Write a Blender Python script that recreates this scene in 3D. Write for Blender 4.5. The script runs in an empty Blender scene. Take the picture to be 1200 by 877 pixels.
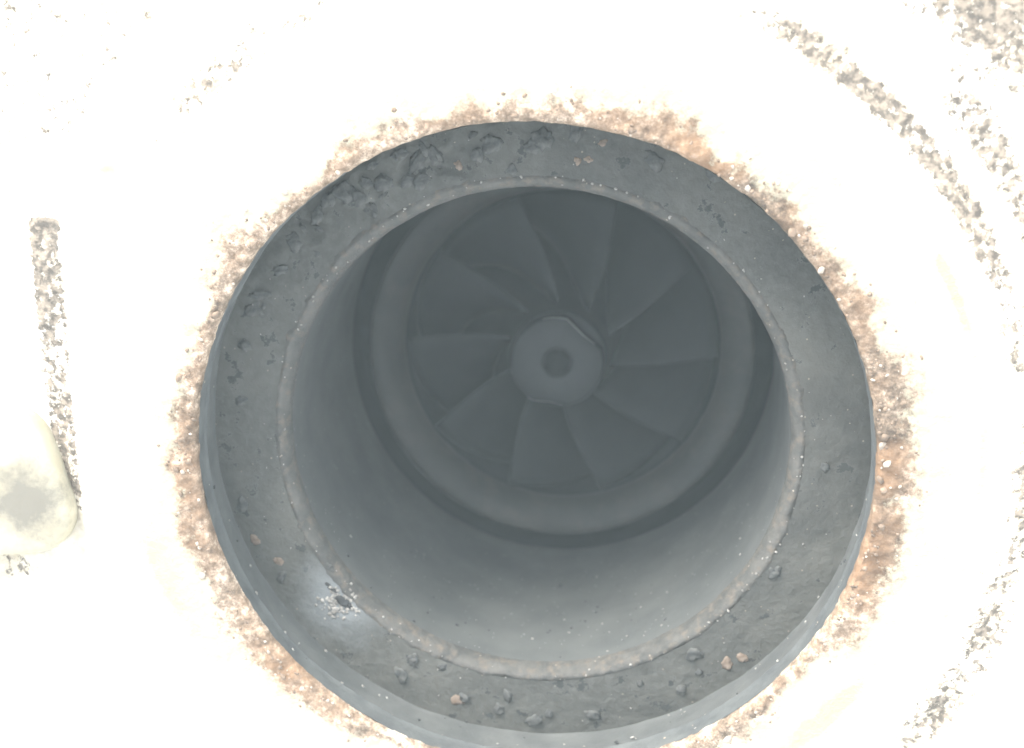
import bpy, bmesh, math, random
from mathutils import Vector, Matrix, noise

GLARE_HAZE = 0.212                   # density of the added haze that stands in for lens glare, per metre
U = 0.04                      # radius of the outlet opening in metres; all lengths below are in U
sc = bpy.context.scene
col = sc.collection
PI = math.pi

# ------------------------------------------------------------------ camera
CP = Vector((0.3302, 1.2765, 3.5173))
FW = Vector((-0.10202, -0.26891, -0.95775)).normalized()
RT = Vector((0.99437, 0.0, -0.10592)).normalized()
UP = RT.cross(FW).normalized()
cam = bpy.data.cameras.new('camera')
cam.sensor_width = 36.0
cam.lens = 36.0 * 1500 / 1200
cam.clip_start = 0.005
cam.clip_end = 50
co = bpy.data.objects.new('camera', cam)
co.matrix_world = Matrix(((RT.x, UP.x, -FW.x, CP.x * U), (RT.y, UP.y, -FW.y, CP.y * U),
                          (RT.z, UP.z, -FW.z, CP.z * U), (0, 0, 0, 1)))
cam.dof.use_dof = True; cam.dof.focus_distance = 3.75 * U; cam.dof.aperture_fstop = 26
col.objects.link(co)
sc.camera = co

# ------------------------------------------------------------------ sky, sun, exposure
SUN_EL, SUN_AZ = math.radians(23), math.radians(114)      # azimuth measured from +x towards +y
w = bpy.data.worlds.new('World'); sc.world = w; w.use_nodes = True
nt = w.node_tree; nt.nodes.clear()
sky = nt.nodes.new('ShaderNodeTexSky'); sky.sky_type = 'NISHITA'; sky.sun_disc = False
sky.sun_elevation = SUN_EL; sky.sun_rotation = PI / 2 - SUN_AZ
sky.dust_density = 0.4; sky.air_density = 1.0; sky.ozone_density = 1.0
bg = nt.nodes.new('ShaderNodeBackground'); bg.inputs['Strength'].default_value = 0.15
wo = nt.nodes.new('ShaderNodeOutputWorld')
hs = nt.nodes.new('ShaderNodeHueSaturation'); hs.inputs['Saturation'].default_value = 0.22      # a whitish, veiled sky
nt.links.new(sky.outputs[0], hs.inputs['Color']); nt.links.new(hs.outputs[0], bg.inputs[0]); nt.links.new(bg.outputs[0], wo.inputs[0])
sl = bpy.data.lights.new('sun', 'SUN'); sl.energy = 1.15; sl.angle = math.radians(28); sl.color = (1, .97, .93)
so = bpy.data.objects.new('sun', sl); col.objects.link(so)
sd = Vector((math.cos(SUN_EL) * math.cos(SUN_AZ), math.cos(SUN_EL) * math.sin(SUN_AZ), math.sin(SUN_EL)))
so.rotation_euler = sd.to_track_quat('Z', 'Y').to_euler()
sc.view_settings.view_transform = 'Standard'; sc.view_settings.look = 'None'
sc.view_settings.exposure = 2.95; sc.view_settings.gamma = 1.0
sc.view_settings.use_curve_mapping = False


# ------------------------------------------------------------------ helpers
def on_plane(px, py, depth):
    """photo pixel (1200 x 877) -> x, y on the housing's plane at that depth below the flange face"""
    d = FW + RT * ((px - 600) / 1500) - UP * ((py - 438.5) / 1500)
    t = (-depth - CP.z) / d.z
    p = CP + d * t
    return p.x, p.y


def on_barrel(px, py, r0, r1, z0, z1):
    """photo pixel -> point on the (slightly conical) barrel wall"""
    d = FW + RT * ((px - 600) / 1500) - UP * ((py - 438.5) / 1500)
    t = 3.5
    while t < 6.5:
        p = CP + d * t
        k = (-p.z - z0) / (z1 - z0)
        if math.hypot(p.x, p.y) > r0 + (r1 - r0) * k and -p.z > z0: return p
        t += .004
    return None


def mesh(name, verts, faces, mat, parent=None, smooth=True, attrs=None):
    me = bpy.data.meshes.new(name)
    me.from_pydata([(v[0] * U, v[1] * U, v[2] * U) for v in verts], [], faces)
    if attrs:
        for k, vals in attrs.items():
            a = me.attributes.new(k, 'FLOAT', 'POINT'); a.data.foreach_set('value', vals)
    me.materials.append(mat)
    me.polygons.foreach_set('use_smooth', [smooth] * len(me.polygons))
    me.update()
    o = bpy.data.objects.new(name, me); col.objects.link(o)
    if parent: o.parent = parent
    return o


def lathe(name, prof, n, mat, parent, disp=None, closed=False, attr=None, smooth=True):
    """prof: list of (radius, z).  disp(theta, r, z, i) -> (r, z).  attr: dict name -> fn(theta, r, z)"""
    V = []; F = []; m = len(prof)
    A = {k: [] for k in (attr or {})}
    for j in range(n):
        th = 2 * PI * j / n; c, s = math.cos(th), math.sin(th)
        for i, (r, z) in enumerate(prof):
            rr, zz = disp(th, r, z, i) if disp else (r, z)
            V.append((rr * c, rr * s, zz))
            for k in A: A[k].append(attr[k](th, r, z))
    ring = m if closed else m - 1
    for j in range(n):
        a, b = j * m, ((j + 1) % n) * m
        for i in range(ring):
            i2 = (i + 1) % m
            F.append((a + i, b + i, b + i2, a + i2))
    return mesh(name, V, F, mat, parent, smooth, A or None)


def dens(pts, step):
    out = [pts[0]]
    for (r0, z0), (r1, z1) in zip(pts, pts[1:]):
        k = max(1, int(math.ceil(math.hypot(r1 - r0, z1 - z0) / step)))
        for q in range(1, k + 1): out.append((r0 + (r1 - r0) * q / k, z0 + (z1 - z0) * q / k))
    return out


def N(x, y, z=0.0): return noise.noise(Vector((x, y, z)))
def FR(x, y, z=0.0, o=4): return noise.fractal(Vector((x, y, z)), 1.0, 2.0, o)
def sst(a, b, x):
    t = min(1, max(0, (x - a) / (b - a))); return t * t * (3 - 2 * t)


def thing(name, label, cat, group=None):
    o = bpy.data.objects.new(name, None); col.objects.link(o)
    o.empty_display_size = .01; o['label'] = label; o['category'] = cat
    if group: o['group'] = group
    return o


# ------------------------------------------------------------------ materials
class NB:
    def __init__(s, name):
        s.m = bpy.data.materials.new(name); s.m.use_nodes = True
        s.t = s.m.node_tree; s.t.nodes.clear()
        s.out = s.n('ShaderNodeOutputMaterial'); s.b = s.n('ShaderNodeBsdfPrincipled')
        s.l(s.b.outputs[0], s.out.inputs[0])
        tc = s.n('ShaderNodeTexCoord'); vm = s.n('ShaderNodeVectorMath'); vm.operation = 'SCALE'
        vm.inputs['Scale'].default_value = 1 / U
        s.l(tc.outputs['Object'], vm.inputs[0]); s.co = vm.outputs[0]
    def n(s, t): return s.t.nodes.new(t)
    def l(s, a, b): s.t.links.new(a, b)
    def noise(s, scale, detail=4, rough=.55, off=0.0):
        x = s.n('ShaderNodeTexNoise'); x.inputs['Scale'].default_value = scale
        x.inputs['Detail'].default_value = detail; x.inputs['Roughness'].default_value = rough
        if off:
            a = s.n('ShaderNodeVectorMath'); a.inputs[1].default_value = (off, off * .7, off * .3)
            s.l(s.co, a.inputs[0]); s.l(a.outputs[0], x.inputs['Vector'])
        else: s.l(s.co, x.inputs['Vector'])
        return x.outputs['Fac']
    def voro(s, scale, feature='F1'):
        x = s.n('ShaderNodeTexVoronoi'); x.inputs['Scale'].default_value = scale; x.feature = feature
        s.l(s.co, x.inputs['Vector']); return x
    def ramp(s, f, stops, interp='LINEAR'):
        r = s.n('ShaderNodeValToRGB'); e = r.color_ramp.elements; r.color_ramp.interpolation = interp
        while len(e) < len(stops): e.new(.5)
        for q, (p, c) in zip(e, stops):
            q.position = p; q.color = (*c, 1) if len(c) == 3 else c
        s.l(f, r.inputs[0]); return r.outputs[0]
    def mr(s, f, a, b, c=0.0, d=1.0):
        r = s.n('ShaderNodeMapRange'); r.clamp = True
        for k, v in zip(('From Min', 'From Max', 'To Min', 'To Max'), (a, b, c, d)): r.inputs[k].default_value = v
        s.l(f, r.inputs['Value']); return r.outputs[0]
    def math(s, op, a, b=None):
        r = s.n('ShaderNodeMath'); r.operation = op
        for k, v in enumerate((a, b)):
            if v is None: continue
            if isinstance(v, (int, float)): r.inputs[k].default_value = v
            else: s.l(v, r.inputs[k])
        return r.outputs[0]
    def mix(s, f, a, b):
        r = s.n('ShaderNodeMix'); r.data_type = 'RGBA'
        for k, v in ((0, f), (6, a), (7, b)):
            if isinstance(v, (int, float)): r.inputs[k].default_value = v
            elif isinstance(v, tuple): r.inputs[k].default_value = (*v, 1)
            else: s.l(v, r.inputs[k])
        return r.outputs[2]
    def attr(s, name):
        a = s.n('ShaderNodeAttribute'); a.attribute_name = name; return a.outputs['Fac']
    def dist(s, p):
        d = s.n('ShaderNodeVectorMath'); d.operation = 'DISTANCE'; s.l(s.co, d.inputs[0]); d.inputs[1].default_value = p
        return d.outputs['Value']
    def bump(s, h, strength, dist):
        b = s.n('ShaderNodeBump'); b.inputs['Strength'].default_value = strength
        b.inputs['Distance'].default_value = dist * U; s.l(h, b.inputs['Height']); s.l(b.outputs[0], s.b.inputs['Normal'])
    def done(s, colr, rough=.8, spec=.3, metal=0.0):
        if isinstance(colr, tuple): s.b.inputs['Base Color'].default_value = (*colr, 1)
        else: s.l(colr, s.b.inputs['Base Color'])
        if isinstance(rough, (int, float)): s.b.inputs['Roughness'].default_value = rough
        else: s.l(rough, s.b.inputs['Roughness'])
        s.b.inputs['Specular IOR Level'].default_value = spec; s.b.inputs['Metallic'].default_value = metal
        return s.m


def mat_flange():
    b = NB('rusty_pale_flange')
    pale = b.mix(b.mr(b.noise(3.2, 6), .35, .68), (.46, .40, .29), (.60, .57, .51))
    fine = b.noise(26, 5, .65)
    pale = b.mix(b.mr(fine, .35, .62), b.mix(.5, pale, (.40, .33, .22)), pale)
    pale = b.mix(b.mr(b.math('ADD', b.attr('cream'), b.math('MULTIPLY', b.math('SUBTRACT', b.noise(9, 7, .7, 2.2), .5), .9)), .3, .8, 0, 1), pale, (.29, .258, .178))
    # rust around the opening
    rn = b.noise(22, 8, .78, 3.1)
    rn = b.math('SUBTRACT', rn, b.math('MULTIPLY', b.attr('heavy'), .13))
    rustc = b.ramp(rn, [(.28, (.055, .043, .034)), (.40, (.13, .097, .070)), (.49, (.24, .18, .13)), (.57, (.42, .34, .26)), (.66, (.62, .56, .48))])
    hue = b.mr(b.noise(3.5, 4, .5, 9.0), .42, .6)
    rustc = b.mix(b.math('MULTIPLY', b.math('MULTIPLY', hue, b.mr(b.attr('heavy'), .1, .8, .25, .75)), .8), rustc, (.23, .135, .075))
    st = b.math('ADD', b.attr('rust'), b.math('MULTIPLY', b.math('SUBTRACT', b.noise(7, 6, .65, 1.5), .5), 2.2))
    pale = b.mix(b.mr(st, -.75, .25, 0, 1), pale, (.33, .295, .215))
    rf = b.math('ADD', b.attr('rust'), b.math('MULTIPLY', b.math('SUBTRACT', b.noise(13, 9, .75, 5.5), .5), 1.9))
    c = b.mix(b.mr(rf, .38, .62), pale, rustc)
    # flecks of dirt and painted pit shade in the rough cast bands
    fl = b.noise(38, 6, .68, 7.7)
    df = b.math('ADD', b.math('MULTIPLY', b.attr('dirt_shade'), .30), fl)
    dc = b.mix(b.mr(b.noise(50, 2, .5, 2.0), .4, .6), (.105, .090, .074), (.24, .20, .155))
    c = b.mix(b.mr(df, .69, .76), c, dc)
    h = b.math('ADD', b.noise(60, 4, .7), b.math('MULTIPLY', fl, 1.2))
    b.bump(h, .5, .012)
    return b.done(c, .9, .15)


def mat_soot():
    b = NB('black_soot_on_iron')
    n1 = b.noise(2.6, 5, .6); n2 = b.noise(38, 5, .65)
    c = b.mix(b.mr(n1, .36, .66), (.052, .051, .045), (.078, .075, .065))
    c = b.mix(b.mr(n2, .42, .66, 0, .45), c, (.090, .089, .080))
    fk = b.noise(15, 6, .7, 8.3)
    c = b.mix(b.mr(fk, .60, .64, 0, .75), c, (.026, .027, .026))
    c = b.mix(b.mr(fk, .565, .595, 0, .5), c, b.mix(b.mr(fk, .60, .61), (.10, .098, .088), (.026, .027, .026)))
    sp = b.noise(2.2, 4, .6, 14.0)
    c = b.mix(b.mr(sp, .5, .62, 0, .5), c, (.036, .036, .033))
    # chalky deposit round a chip in the lower left of the seat
    p = on_plane(402, 700, .26)
    d = b.math('ADD', b.dist((p[0], p[1], -.26)), b.math('MULTIPLY', b.math('SUBTRACT', b.noise(9, 4, .6), .5), .16))
    c = b.mix(b.mr(d, .02, .19, .85, 0), c, (.16, .17, .17))
    # tiny pale dust
    v = b.voro(46).outputs['Distance']
    pick = b.math('GREATER_THAN', b.noise(31, 1, .5, 4.2), .62)
    c = b.mix(b.math('MULTIPLY', b.mr(v, .12, .17, 1, 0), pick), c, (.16, .14, .11))
    h = b.math('ADD', b.noise(17, 5, .6), b.math('MULTIPLY', n2, .4))
    b.bump(h, .45, .020)
    return b.done(c, .8, .22)


def mat_simple(name, c0, c1, scale, rough, spec, bumpd=.006, dust=None, brown=None):
    b = NB(name)
    c = b.mix(b.mr(b.noise(scale, 5, .6), .35, .66), c0, c1)
    if brown: c = b.mix(b.mr(b.noise(scale * 2.3, 4, .6, 6.0), .5, .68), c, brown)
    if dust:
        for (s, off, thr, dc) in dust:
            v = b.voro(s).outputs['Distance']
            pick = b.math('GREATER_THAN', b.noise(s * .7, 1, .5, off), thr)
            c = b.mix(b.math('MULTIPLY', b.mr(v, .10, .16, 1, 0), pick), c, dc)
    b.bump(b.noise(45, 4, .6), .4, bumpd)
    return b.done(c, rough, spec)


M = {}
M['flange'] = mat_flange()
M['soot'] = mat_soot()
M['bore'] = mat_simple('grey_sooted_bore', (.064, .066, .063), (.094, .095, .089), 7, .75, .25, .006, [(34, 1.3, .66, (.28, .26, .22)), (28, 5.1, .68, (.02, .02, .02))])
M['bore_edge'] = mat_simple('dark_sooted_edge', (.055, .057, .057), (.085, .088, .084), 9, .8, .2, .008, [(30, 2.3, .66, (.24, .20, .15))])
M['lip'] = mat_simple('brown_dusted_lip', (.048, .047, .043), (.082, .077, .068), 14, .85, .2, .022, [(40, 1.7, .60, (.22, .19, .15))], (.095, .080, .064))
M['barrel'] = mat_simple('grey_ash_barrel', (.064, .066, .063), (.092, .093, .087), 4, .8, .2, .003, [(60, 1.1, .62, (.30, .30, .28)), (33, 7.1, .66, (.21, .21, .20)), (44, 4.4, .70, (.04, .04, .04))])
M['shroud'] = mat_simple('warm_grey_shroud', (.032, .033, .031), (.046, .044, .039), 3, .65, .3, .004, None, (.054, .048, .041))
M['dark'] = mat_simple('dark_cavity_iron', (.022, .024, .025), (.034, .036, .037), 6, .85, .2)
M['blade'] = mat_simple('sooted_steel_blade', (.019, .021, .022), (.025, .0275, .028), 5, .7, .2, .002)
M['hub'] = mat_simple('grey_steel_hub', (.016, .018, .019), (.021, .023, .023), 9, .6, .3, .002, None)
M['bright'] = mat_simple('worn_bright_edge', (.10, .105, .105), (.18, .18, .17), 20, .4, .5, .002)
M['tan'] = mat_simple('tan_rust_blister', (.115, .085, .062), (.20, .155, .12), 30, .9, .15, .012)
M['crust'] = mat_simple('dark_soot_crust', (.035, .036, .035), (.085, .083, .075), 34, .85, .2, .014)
M['speck'] = mat_simple('black_soot_speck', (.02, .02, .02), (.04, .04, .04), 30, .8, .2)
M['ash'] = mat_simple('pale_ash_speck', (.14, .13, .115), (.30, .285, .255), 30, .9, .2)
M['cast'] = mat_simple('rough_pale_casting', (.30, .25, .18), (.52, .47, .38), 8, .95, .1, .02, None, (.10, .08, .055))
M['ground'] = mat_simple('grey_concrete', (.26, .25, .23), (.34, .33, .30), 1.5, .95, .1)

# ------------------------------------------------------------------ setting: the surface the housing stands on
V = [(-14, -14, -2.9), (14, -14, -2.9), (14, 14, -2.9), (-14, 14, -2.9)]
g = mesh('ground', V, [(0, 1, 2, 3)], M['ground'], smooth=False); g['kind'] = 'structure'

# ------------------------------------------------------------------ turbine housing
H = thing('turbine_housing', 'rusty cast turbine housing with sooty round outlet, its pale flange filling the picture', 'turbine housing')


def adiff(th, deg):
    d = (math.degrees(th) - deg + 180) % 360 - 180
    return d


def win(th, a, b, soft=8):
    """1 inside the angle range a..b degrees, fading over soft degrees"""
    mid, half = (a + b) / 2, (b - a) / 2
    return 1 - sst(half - soft, half + soft, abs(adiff(th, mid)))


def band(r, a, b, s=.03): return sst(a - s, a + s, r) * (1 - sst(b - s, b + s, r))


def rust_at(th, r, z):
    x, y = math.cos(th), math.sin(th)
    wdt = .075 + .045 * N(x * 2.2, y * 2.2, 3) + .060 * N(x * 6, y * 6, 5) + .03 * N(x * 17, y * 17, 2)
    wdt += .060 * win(th, -28, 25, 12) + .030 * win(th, 35, 75, 12) + .035 * win(th, 165, 225, 15) - .03 * win(th, 250, 300, 12)
    v = 1.05 - (r - 1.0) / max(.02, wdt) * .75
    return max(-1.6, min(1.0, v))


def heavy_at(th, r, z):
    x, y = r * math.cos(th), r * math.sin(th)
    k = .25 + 1.0 * win(th, -22, 22, 10) + .7 * win(th, 35, 72, 10) + .45 * win(th, 168, 200, 10) + .4 * win(th, 212, 232, 6)
    return k * (1 - sst(1.05, 1.13, r)) * (.8 + .9 * N(x * 6, y * 6, 31))


def cream_at(th, r, z):
    x, y = r * math.cos(th), r * math.sin(th)
    k = .95 * band(r, 1.27, 1.31, .03) * win(th, -50, 38, 12) + .8 * band(r, 1.17, 1.20, .03) * win(th, -40, 60, 15)
    k += .95 * band(r, 1.06, 1.26, .08) * win(th, 190, 258, 15) + .7 * band(r, 1.12, 1.24, .05) * win(th, 280, 335, 12)
    k += .5 * band(r, 1.33, 1.36, .02) * win(th, 10, 75, 10)
    return k * (.75 + .8 * N(x * 3, y * 3, 41))


def dirt_shade_at(th, r, z):  # density of dark flecks: dirt plus painted shade of pits and slopes
    d = .15 * band(r, 1.37, 1.46)
    d += .85 * band(r, 1.375, 1.45, .02) * win(th, 15, 66, 6)
    d += .6 * band(r, 1.36, 1.50, .04) * win(th, -45, 6, 6)
    x, y = r * math.cos(th), r * math.sin(th)
    if x < -1.2:      # straight rough side strip on the left, its shade painted as flecks
        d = .95 * band(x, -1.465, -1.372, .010) * band(y, -.19, .715, .012)
        d += .5 * band(x, -1.46, -1.35, .012) * band(y, .675, .712, .012)
    d += .95 * band(r, 1.50, 1.60, .03) * win(th, 22, 46, 6)
    d += 1.2 * sst(1.54, 1.76, r) * win(th, 38, 62, 7)
    d += .50 * band(r, 1.38, 1.46) * win(th, 112, 138, 6)
    d += .45 * sst(1.56, 1.66, r) * win(th, 125, 150, 6)
    d += .6 * band(r, 1.62, 1.74) * win(th, 188, 198, 4)
    d += .35 * sst(1.62, 1.7, r) * win(th, -40, 8, 8)
    return d * (.95 + .45 * N(5 * math.cos(th) * r, 5 * math.sin(th) * r, 8))


def flange_disp(th, r, z, i):
    x, y = r * math.cos(th), r * math.sin(th)
    ru = max(0, rust_at(th, r, z))
    h = .0022 * FR(x * 24, y * 24, z * 24)
    h += ru * (.011 * FR(x * 22, y * 22, 2.0) + .012 * max(0, N(x * 13, y * 13, 6)))
    h += .008 * sst(1.37, 1.42, r) * FR(x * 18, y * 18, 4.0)
    e = 1 - sst(1.0, 1.03, r)
    rr = r + e * (.004 * N(x * 4, y * 4, 1) + .003 * FR(x * 26, y * 26, 9, 6))
    if r < 1.003: h *= sst(-.035, 0, z)
    return rr, z + h


prof = dens([(1.0, -.034), (1.002, -.012), (1.010, -.003), (1.022, 0)], .006) + \
       dens([(1.022, 0), (1.17, 0)], .0065)[1:] + dens([(1.17, 0), (1.375, -.004)], .012)[1:] + \
       dens([(1.375, -.004), (1.395, -.008), (1.42, -.020), (1.45, -.024), (1.48, -.020), (1.50, -.014)], .010)[1:] + \
       dens([(1.50, -.014), (1.60, -.020), (1.66, -.040), (1.72, -.045), (1.80, -.045), (2.1, -.12)], .016)[1:]
lathe('flange', prof, 1300, M['flange'], H, flange_disp, attr={'rust': rust_at, 'dirt_shade': dirt_shade_at, 'heavy': heavy_at, 'cream': cream_at})


# cast body around and below the flange
def cast_disp(th, r, z, i):
    x, y = r * math.cos(th), r * math.sin(th)
    return r * (1 + .03 * N(x, y, z)), z + .01 * FR(x * 8, y * 8, z * 8)


lathe('volute_casing', dens([(2.085, -.14), (2.5, -.32), (2.9, -.62), (3.15, -1.1), (3.2, -1.6), (3.0, -2.2), (2.6, -2.6), (2.2, -2.75), (1.2, -2.86)], .08),
      220, M['cast'], H, cast_disp)
lathe('back_plate', [(1.25, -2.80), (1.25, -2.899), (.001, -2.899), (.001, -2.50), (1.19, -2.50), (1.25, -2.56)], 96, M['dark'], H, closed=True)


# counterbore below the opening: dark upper edge, paler wall, then the flat sooty seat
def cb_disp(th, r, z, i):
    x, y = math.cos(th), math.sin(th)
    return r + .004 * N(x * 5, y * 5, 1 + z * 3) + .0025 * FR(x * 14, y * 14, z * 14), z
lathe('counterbore_edge', dens([(1.001, -.030), (1.004, -.09), (1.000, -.108)], .012), 500, M['bore_edge'], H, cb_disp)
lathe('counterbore_wall', dens([(1.000, -.108), (1.010, -.118), (1.030, -.25), (1.030, -.285)], .015), 500, M['bore'], H, cb_disp)


def seat_disp(th, r, z, i):
    x, y = r * math.cos(th), r * math.sin(th)
    flaky = win(th, 95, 150, 18)
    h = .0030 * FR(x * 9, y * 9, 3) + flaky * (.008 * FR(x * 15, y * 15, 7) - .010 * sst(.12, .30, N(x * 11, y * 11, 21)))
    return r, z + h
lathe('seat_ring', dens([(1.038, -.270), (.826, -.252)], .010), 700, M['soot'], H, seat_disp)


def lip_disp(th, r, z, i):
    x, y = math.cos(th), math.sin(th)
    q = .007 * FR(x * 9, y * 9, z * 6) + .0032 * FR(x * 46, y * 46, z * 30)
    q *= 1 - .75 * sst(.262, .30, -z)
    return r + q, z + .5 * q
lathe('seat_lip', dens([(.842, -.264), (.832, -.2555), (.818, -.2495), (.806, -.256), (.797, -.268), (.790, -.284), (.787, -.312)], .008), 700, M['lip'], H, lip_disp)

BR0, BR1, BZ0, BZ1 = .794, .832, .30, 1.36


def bar_disp(th, r, z, i):
    x, y = math.cos(th), math.sin(th)
    return r + .002 * FR(x * 6, y * 6, z * 5), z
lathe('outlet_barrel', dens([(BR0, -BZ0), (BR1, -BZ1), (.838, -1.372), (.88, -1.38)], .03), 320, M['barrel'], H, bar_disp)
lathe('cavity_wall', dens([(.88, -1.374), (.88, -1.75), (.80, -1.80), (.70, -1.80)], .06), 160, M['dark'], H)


def sh_disp(th, r, z, i):
    x, y = math.cos(th), math.sin(th)
    return r + .0018 * FR(x * 8, y * 8, z * 8), z
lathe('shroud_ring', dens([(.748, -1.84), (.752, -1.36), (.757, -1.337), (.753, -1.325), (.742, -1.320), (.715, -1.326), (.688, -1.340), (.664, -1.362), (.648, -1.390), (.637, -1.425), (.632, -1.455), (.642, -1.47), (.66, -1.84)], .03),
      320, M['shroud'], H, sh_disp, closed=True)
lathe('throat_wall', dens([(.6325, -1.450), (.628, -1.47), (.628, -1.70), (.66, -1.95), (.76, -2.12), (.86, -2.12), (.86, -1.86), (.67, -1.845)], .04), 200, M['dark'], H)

# ------------------------------------------------------------------ loose crust, blisters and specks on the housing
random.seed(4)


def lump_data(seed, sub=2, rough=.35):
    bm = bmesh.new(); bmesh.ops.create_icosphere(bm, subdivisions=sub, radius=1)
    for v in bm.verts:
        p = v.co.copy()
        v.co *= 1 + rough * noise.fractal(p * 1.1 + Vector((seed * 3.7, seed, 0)), 1, 2, 3)
        if v.co.z < -.25: v.co.z = -.25
    V = [tuple(v.co) for v in bm.verts]; F = [tuple(x.index for x in f.verts) for f in bm.faces]
    bm.free(); return V, F


LUMPS = [lump_data(k, 3, .75) for k in range(12)]
TINY = [lump_data(40 + k, 1, .4) for k in range(8)]


def lump(name, x, y, z, rx, ry, h, mat, k, rot=0.0, src=LUMPS, label=None):
    Vs, Fs = src[k % len(src)]
    c, s = math.cos(rot), math.sin(rot)
    V = [((p[0] * rx * c - p[1] * ry * s), (p[0] * rx * s + p[1] * ry * c), p[2] * h) for p in Vs]
    o = mesh(name, V, Fs, mat, H)
    o.location = (x * U, y * U, z * U)
    if label: o['label'] = label
    return o


def seat_z(x, y):
    r = math.hypot(x, y); th = math.atan2(y, x)
    z0 = -.252 - .014 * (r - .826) / .196
    return seat_disp(th, r, z0, 0)[1]


# (pixel x, pixel y, radius px, height factor, material)
for i, (px, py, r, hf, mk) in enumerate([
        (267, 549, 10.5, .45, 'tan'), (289, 624, 9, .45, 'tan'), (299, 633, 7, .45, 'tan'), (327, 658, 6, .5, 'tan'), (263, 453, 5, .4, 'tan'),
        (537, 820, 7, .5, 'tan'), (545, 818, 6, .7, 'crust'), (485, 771, 8, .6, 'crust'), (471, 790, 7, .5, 'crust'), (595, 815, 7, .6, 'crust'),
        (585, 831, 6.5, .5, 'crust'), (625, 843, 8, .6, 'crust'), (644, 836, 5, .5, 'crust'), (694, 838, 8.5, .5, 'crust'), (852, 778, 6.5, .5, 'tan'),
        (870, 771, 5, .5, 'tan'), (910, 747, 7.5, .5, 'tan'), (798, 809, 6, .6, 'crust'), (846, 797, 7, .6, 'crust'), (908, 669, 7, .7, 'crust'),
        (813, 765, 8, .5, 'crust'), (819, 788, 5, .5, 'crust'), (966, 546, 5.5, .5, 'crust'), (768, 188, 9, .4, 'crust'), (636, 163, 11, .35, 'crust'),
        (625, 172, 8, .35, 'crust'), (576, 170, 10, .3, 'crust'), (560, 182, 8, .3, 'crust'), (508, 186, 9, .4, 'crust'), (537, 194, 5, .6, 'tan'),
        (493, 214, 8, .4, 'crust'), (406, 226, 10, .35, 'crust'), (422, 232, 7, .35, 'crust'), (450, 215, 9, .3, 'crust'), (372, 253, 8, .35, 'crust'),
        (346, 285, 9, .4, 'crust'), (330, 318, 7, .3, 'crust'), (287, 405, 8.5, .5, 'crust'), (283, 470, 7, .3, 'crust'), (283, 592, 7, .5, 'crust'),
        (330, 676, 8, .4, 'crust'), (376, 746, 4.5, .6, 'tan'), (706, 168, 4, .5, 'tan'), (690, 187, 4, .6, 'tan'), (677, 189, 4, .6, 'tan'), (838, 205, 8, .25, 'crust'),
        (440, 250, 6, .35, 'crust'), (600, 200, 6, .3, 'crust'), (520, 780, 5, .5, 'crust'), (750, 800, 5, .5, 'crust'), (952, 700, 5, .4, 'crust')]):
    x, y = on_plane(px, py, .262); R = r / 350
    if math.hypot(x, y) > 1.0: continue
    lump('rust_blister' if mk == 'tan' else 'soot_crust', x, y, seat_z(x, y) - .001, R * random.uniform(.85, 1.3), R * random.uniform(.7, 1.05), R * hf * (.45 if mk == 'tan' else .85),
         M[mk], i, random.uniform(0, 6.28), label={0: 'round tan rust blister at the left of the seat', 1: 'larger tan rust blister below the round one'}.get(i))

# flaking soot gathered on the upper left of the seat
for i in range(24):
    th = math.radians(random.gauss(122, 17)); rr = random.uniform(.86, .985)
    x, y = rr * math.cos(th), rr * math.sin(th); R = random.uniform(.010, .026)
    lump('soot_flake', x, y, seat_z(x, y) - .001, R * random.uniform(.9, 1.6), R * random.uniform(.5, .9), R * random.uniform(.10, .28), M['crust'], i + 5, random.uniform(0, 6.28))

# chipped deposit on the lower left of the seat
for i, (px, py, r, mk, hf) in enumerate([(403, 703, 11, 'speck', .4), (390, 690, 6, 'speck', .4), (410, 709, 6, 'speck', .5), (384, 684, 4, 'speck', .4),
                                         (388, 664, 6, 'crust', .7), (396, 697, 4, 'speck', .4)]):
    x, y = on_plane(px, py, .258); R = r / 388
    lump('chip' if mk == 'speck' else ('ash_deposit' if mk == 'ash' else 'soot_crust'), x, y, seat_z(x, y) - .001, R, R * .55, R * hf * .6, M[mk], i + 3, -.75 + random.uniform(-.3, .3))


def scatter(name, pts, mat, parent, src=TINY):
    V = []; F = []
    for (p, nrm, r, h) in pts:
        q = Vector(nrm).to_track_quat('Z', 'Y') @ Matrix.Rotation(random.uniform(0, 6.28), 3, 'Z').to_quaternion()
        Vs, Fs = src[random.randrange(len(src))]; o = len(V)
        sx, sy = random.uniform(.7, 1.3), random.uniform(.6, 1.0)
        for v in Vs: V.append(tuple(Vector(p) + q @ Vector((v[0] * r * sx, v[1] * r * sy, v[2] * r * h))))
        F += [tuple(a + o for a in f) for f in Fs]
    o = mesh(name, V, F, mat, parent); o['kind'] = 'stuff'
    return o


cl = []
for k in range(130):
    x, y = on_plane(random.gauss(397, 10), random.gauss(707, 8), .258)
    cl.append(((x, y, seat_z(x, y)), (0, 0, 1), random.uniform(.003, .009), .35))
scatter('ash_deposit', cl, M['ash'], H)

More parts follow.
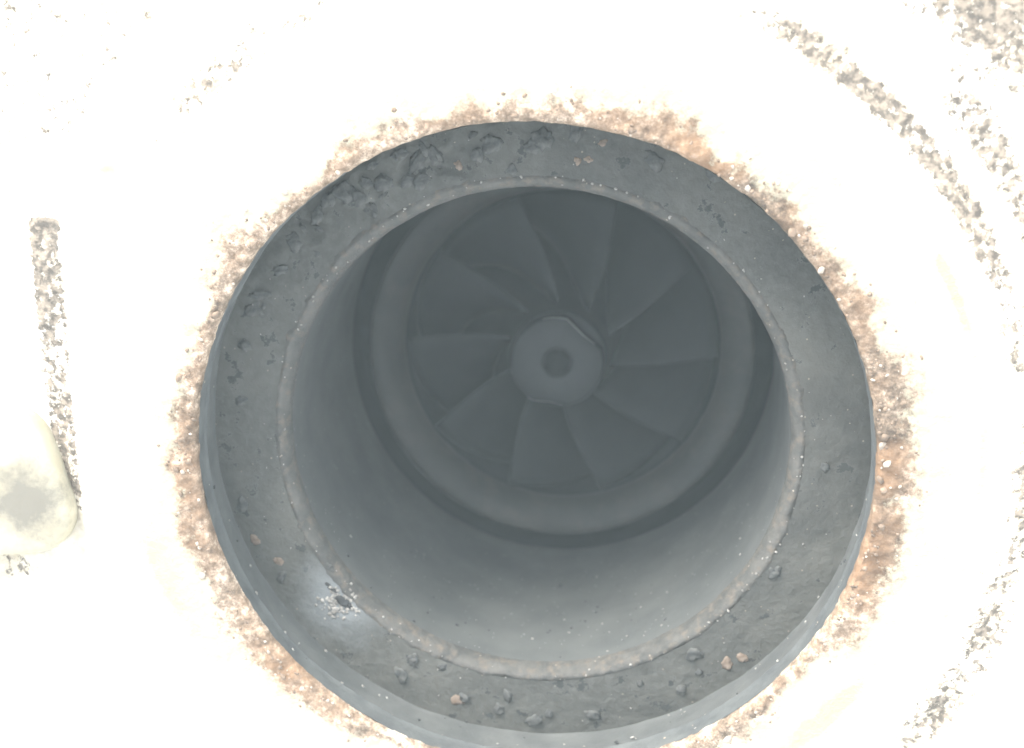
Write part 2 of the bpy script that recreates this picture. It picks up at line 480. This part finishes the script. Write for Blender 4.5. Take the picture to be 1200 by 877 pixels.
# flakes of rust sitting round the opening
pts = {'a': [], 'b': []}
for k in range(1300):
    th = random.uniform(0, 2 * PI); r = 1.006 + abs(random.gauss(0, .055))
    dn = .35 + .5 * N(3 * math.cos(th), 3 * math.sin(th), 12) + .2 * win(th, -30, 40, 15) + .2 * win(th, 175, 240, 15)
    if random.random() > dn or rust_at(th, r, 0) < .2: continue
    z = flange_disp(th, r, 0, 0)[1]
    big = random.random() < .12
    pts['a' if random.random() < .3 else 'b'].append(((r * math.cos(th), r * math.sin(th), z), (random.uniform(-.2, .2), random.uniform(-.2, .2), 1),
                                                       random.uniform(.008, .015) if big else random.uniform(.003, .007), random.uniform(.3, .6)))
M['flake_a'] = mat_simple('pale_rust_flake', (.24, .195, .15), (.40, .35, .29), 20, .9, .15, .01)
M['flake_b'] = mat_simple('brown_rust_flake', (.10, .075, .056), (.24, .175, .125), 20, .9, .15, .01)
scatter('pale_rust_flakes', pts['a'], M['flake_a'], H)
scatter('brown_rust_flakes', pts['b'], M['flake_b'], H)

# grains on the barrel wall, the lip and the counterbore
dark = []; pale = []
for k in range(170):
    px, py = random.gauss(690, 85), random.gauss(722, 38)
    if k % 3 == 0: px, py = random.uniform(380, 920), random.uniform(560, 780)
    p = on_barrel(px, py, BR0, BR1, BZ0, BZ1)
    if p is None or -p.z < .34 or -p.z > 1.1: continue
    (dark if random.random() < .62 else pale).append((p, (-p.x, -p.y, 0), random.uniform(.0025, .0065) * (1.5 if random.random() < .12 else 1), .6))
for k in range(150):
    th = random.uniform(0, 2 * PI); r = random.uniform(.798, .83)
    pale.append(((r * math.cos(th), r * math.sin(th), -.252 if r > .81 else -.262), (0, 0, 1), random.uniform(.002, .0055), .7))
for k in range(40):
    th = random.uniform(0, 2 * PI); r = random.uniform(.84, .99); x, y = r * math.cos(th), r * math.sin(th)
    pale.append(((x, y, seat_z(x, y)), (0, 0, 1), random.uniform(.0015, .0035), .7))
for k in range(60):
    th = random.uniform(PI, 2 * PI); z = random.uniform(-.24, -.05)
    (pale if k % 3 else dark).append(((1.006 * math.cos(th), 1.006 * math.sin(th), z), (-math.cos(th), -math.sin(th), 0), random.uniform(.003, .007), .6))
scatter('soot_grains', dark, M['speck'], H)
scatter('ash_grains', pale, M['ash'], H)

# ------------------------------------------------------------------ turbine wheel
W = thing('turbine_rotor', 'grey sooted turbine rotor with curved blades and round hub deep inside the outlet', 'turbine rotor')
W.location = (0, 0, -2.48 * U)
WZ = 2.48


def wm(name, V, F, mat, smooth=True, parent=W):
    o = mesh(name, [(v[0], v[1], v[2] + WZ) for v in V], F, mat, parent, smooth); return o


hubp = [(.001, -2.497), (.17, -2.497), (.17, -2.30), (.80, -2.27), (.80, -2.22), (.62, -2.15), (.45, -2.0), (.33, -1.8), (.25, -1.6), (.205, -1.42), (.192, -1.30), (.190, -1.262), (.184, -1.254), (.10, -1.252)]


def hub_r(z):
    for (r0, z0), (r1, z1) in zip(hubp[5:], hubp[6:]):
        if z0 <= z <= z1: return r0 + (r1 - r0) * (z - z0) / (z1 - z0)
    return .19


V = []; F = []; n = 96; m = len(hubp)
for j in range(n):
    a = 2 * PI * j / n
    for r, z in hubp: V.append((r * math.cos(a), r * math.sin(a), z))
for j in range(n):
    a, b = j * m, ((j + 1) % n) * m
    for i in range(m - 1): F.append((a + i, b + i, b + i + 1, a + i + 1))
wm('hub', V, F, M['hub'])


# nose: round boss with ground-off sides and a centre hole
def nose_r(a):
    r = .178
    for ang, dist in ((48, .150), (-98, .160)):
        c = math.cos(a - math.radians(ang))
        if c > .2: r = min(r, dist / c + .010 * abs(math.sin(a - math.radians(ang))))
    return r


V = []; F = []; n = 120
lev = [(1.03, -1.2525, 0), (1.0, -1.215, 0), (.985, -1.207, 0), (.96, -1.203, 0), (0, -1.2025, .066), (0, -1.207, .056), (0, -1.222, .050), (0, -1.31, .046), (0, -1.33, .001)]
for j in range(n):
    a = 2 * PI * j / n
    for s, z, r in lev:
        R = nose_r(a) * s if s else r
        V.append((R * math.cos(a), R * math.sin(a), z))
m = len(lev)
for j in range(n):
    a, b = j * m, ((j + 1) % n) * m
    for i in range(m - 1): F.append((a + i, b + i, b + i + 1, a + i + 1))
nose = wm('hub_nose', V, F, M['hub'])


def arc_edge(a0, a1):
    V = []; F = []; k = 24
    for j in range(k + 1):
        a = math.radians(a0 + (a1 - a0) * j / k); R = nose_r(a)
        tp = .0045 * math.sin(PI * j / k) * (1 + .5 * N(j * .9, 0, 3)) + .0006
        V += [((R - tp) * math.cos(a), (R - tp) * math.sin(a), -1.2005), ((R + .001) * math.cos(a), (R + .001) * math.sin(a), -1.204), ((R + .001) * math.cos(a), (R + .001) * math.sin(a), -1.210)]
    for j in range(k):
        for i in range(2): F.append((j * 3 + i, j * 3 + 3 + i, j * 3 + 4 + i, j * 3 + 1 + i))
    o = wm('worn_edge', V, F, M['bright'], parent=nose)
arc_edge(28, 108); arc_edge(-128, -82)

# ten blades
NB_, NR, NZ = 10, 9, 16
Vb = []; Fb = []


def blade_pt(u, v, side):
    """u 0 root .. 1 tip, v 0 outlet edge .. 1 inlet"""
    z = -1.43 + .03 * u - v * (.72 + .0 * u)
    z = (-1.38 - .065 * u) * (1 - v) + (-2.17 + .02 * u) * v
    rt = .622 if z > -1.70 else .622 + .04 * sst(0, 1, (-1.70 - z) / .5)
    r = (hub_r(z) - .012) * (1 - u) + rt * u
    lag = math.radians(-13) * (1 - u) ** 1.3
    ph = lag + math.radians(84) * (v ** .8) * (.75 + .25 * u)
    th = .011 * (1.3 - .7 * u) * (.35 + .65 * min(1, v * 5))
    n_ = side * th / max(r, .1)
    return (r * math.cos(ph + n_), r * math.sin(ph + n_), z - side * .0)


for side in (-1, 1):
    for j in range(NZ + 1):
        for i in range(NR + 1): Vb.append(blade_pt(i / NR, j / NZ, side))
w_ = NR + 1; tot = w_ * (NZ + 1)
for s in (0, 1):
    for j in range(NZ):
        for i in range(NR):
            a = s * tot + j * w_ + i
            q = (a, a + 1, a + w_ + 1, a + w_)
            Fb.append(q if s else q[::-1])
for i in range(NR):
    Fb.append((i, i + 1, tot + i + 1, tot + i)); a = NZ * w_ + i; Fb.append((a + 1, a, tot + a, tot + a + 1))
for j in range(NZ):
    a = j * w_; Fb.append((a + w_, a, tot + a, tot + a + w_)); a += NR; Fb.append((a, a + w_, tot + a + w_, tot + a))
b0 = None
for k in range(NB_):
    if b0 is None:
        b0 = wm('blade', Vb, Fb, M['blade']); o = b0
    else:
        o = b0.copy(); col.objects.link(o); o.parent = W
    o.rotation_euler = (0, 0, math.radians(106 + 36 * k))

# ------------------------------------------------------------------ beige smudged tab at the left
b = NB('beige_smudged_surface')
cc = b.mix(b.mr(b.noise(5, 6, .65), .35, .65), (.27, .24, .17), (.36, .325, .24))
px_, py_ = on_plane(32, 588, -.06)
st = b.noise(13, 7, .72)
dd = b.math('ADD', b.dist((px_, py_, .06)), b.math('MULTIPLY', b.math('SUBTRACT', st, .5), .26))
cc = b.mix(b.mr(dd, .06, .15, .9, 0), cc, (.125, .115, .094))
b.bump(b.noise(34, 4, .6), .3, .006)
mt = b.done(cc, .75, .2)
OUT = [on_plane(x, y, -.03) for x, y in ((-170, 640), (-170, 470), (-60, 462), (0, 470), (34, 484), (52, 512), (66, 546), (78, 582), (86, 604), (82, 622), (72, 638), (58, 648), (0, 651), (-80, 654))]
cxm = sum(p[0] for p in OUT) / len(OUT); cym = sum(p[1] for p in OUT) / len(OUT)
V = []; F = []; n = len(OUT)
for k, z in ((.985, -.06), (1.0, -.03), (1.0, .022), (.985, .038), (.95, .048), (.80, .058), (.45, .064)):
    for (x, y) in OUT: V.append((cxm + (x - cxm) * k, cym + (y - cym) * k, z))
for i in range(6):
    for j in range(n): F.append((i * n + (j + 1) % n, i * n + j, (i + 1) * n + j, (i + 1) * n + (j + 1) % n))
F.append(tuple(range(n))); F.append(tuple(6 * n + j for j in range(n))[::-1])
tip = mesh('worn_tab', V, F, mt)
md = tip.modifiers.new('sub', 'SUBSURF'); md.levels = 2; md.render_levels = 2
tip['label'] = 'flat beige tab with a grey smudge, overlapping the rough strip at the left edge'
tip['category'] = 'tab'

# ------------------------------------------------------------------ added haze imitating lens glare, lifts the dark bore
hz = bpy.data.materials.new('lens_glare_haze'); hz.use_nodes = True
t_ = hz.node_tree; t_.nodes.clear()
ho = t_.nodes.new('ShaderNodeOutputMaterial'); hv = t_.nodes.new('ShaderNodeVolumePrincipled')
hv.inputs['Color'].default_value = (.80, .95, .98, 1); hv.inputs['Density'].default_value = GLARE_HAZE
hv.inputs['Anisotropy'].default_value = 0.0
t_.links.new(hv.outputs[0], ho.inputs['Volume'])
a, z0, z1 = 15, -4.2, 4.4
V = [(x, y, z) for z in (z0, z1) for (x, y) in ((-a, -a), (a, -a), (a, a), (-a, a))]
F = [(3, 2, 1, 0), (4, 5, 6, 7), (0, 1, 5, 4), (1, 2, 6, 5), (2, 3, 7, 6), (3, 0, 4, 7)]
hb = mesh('glare_haze', V, F, hz, smooth=False); hb['kind'] = 'stuff'
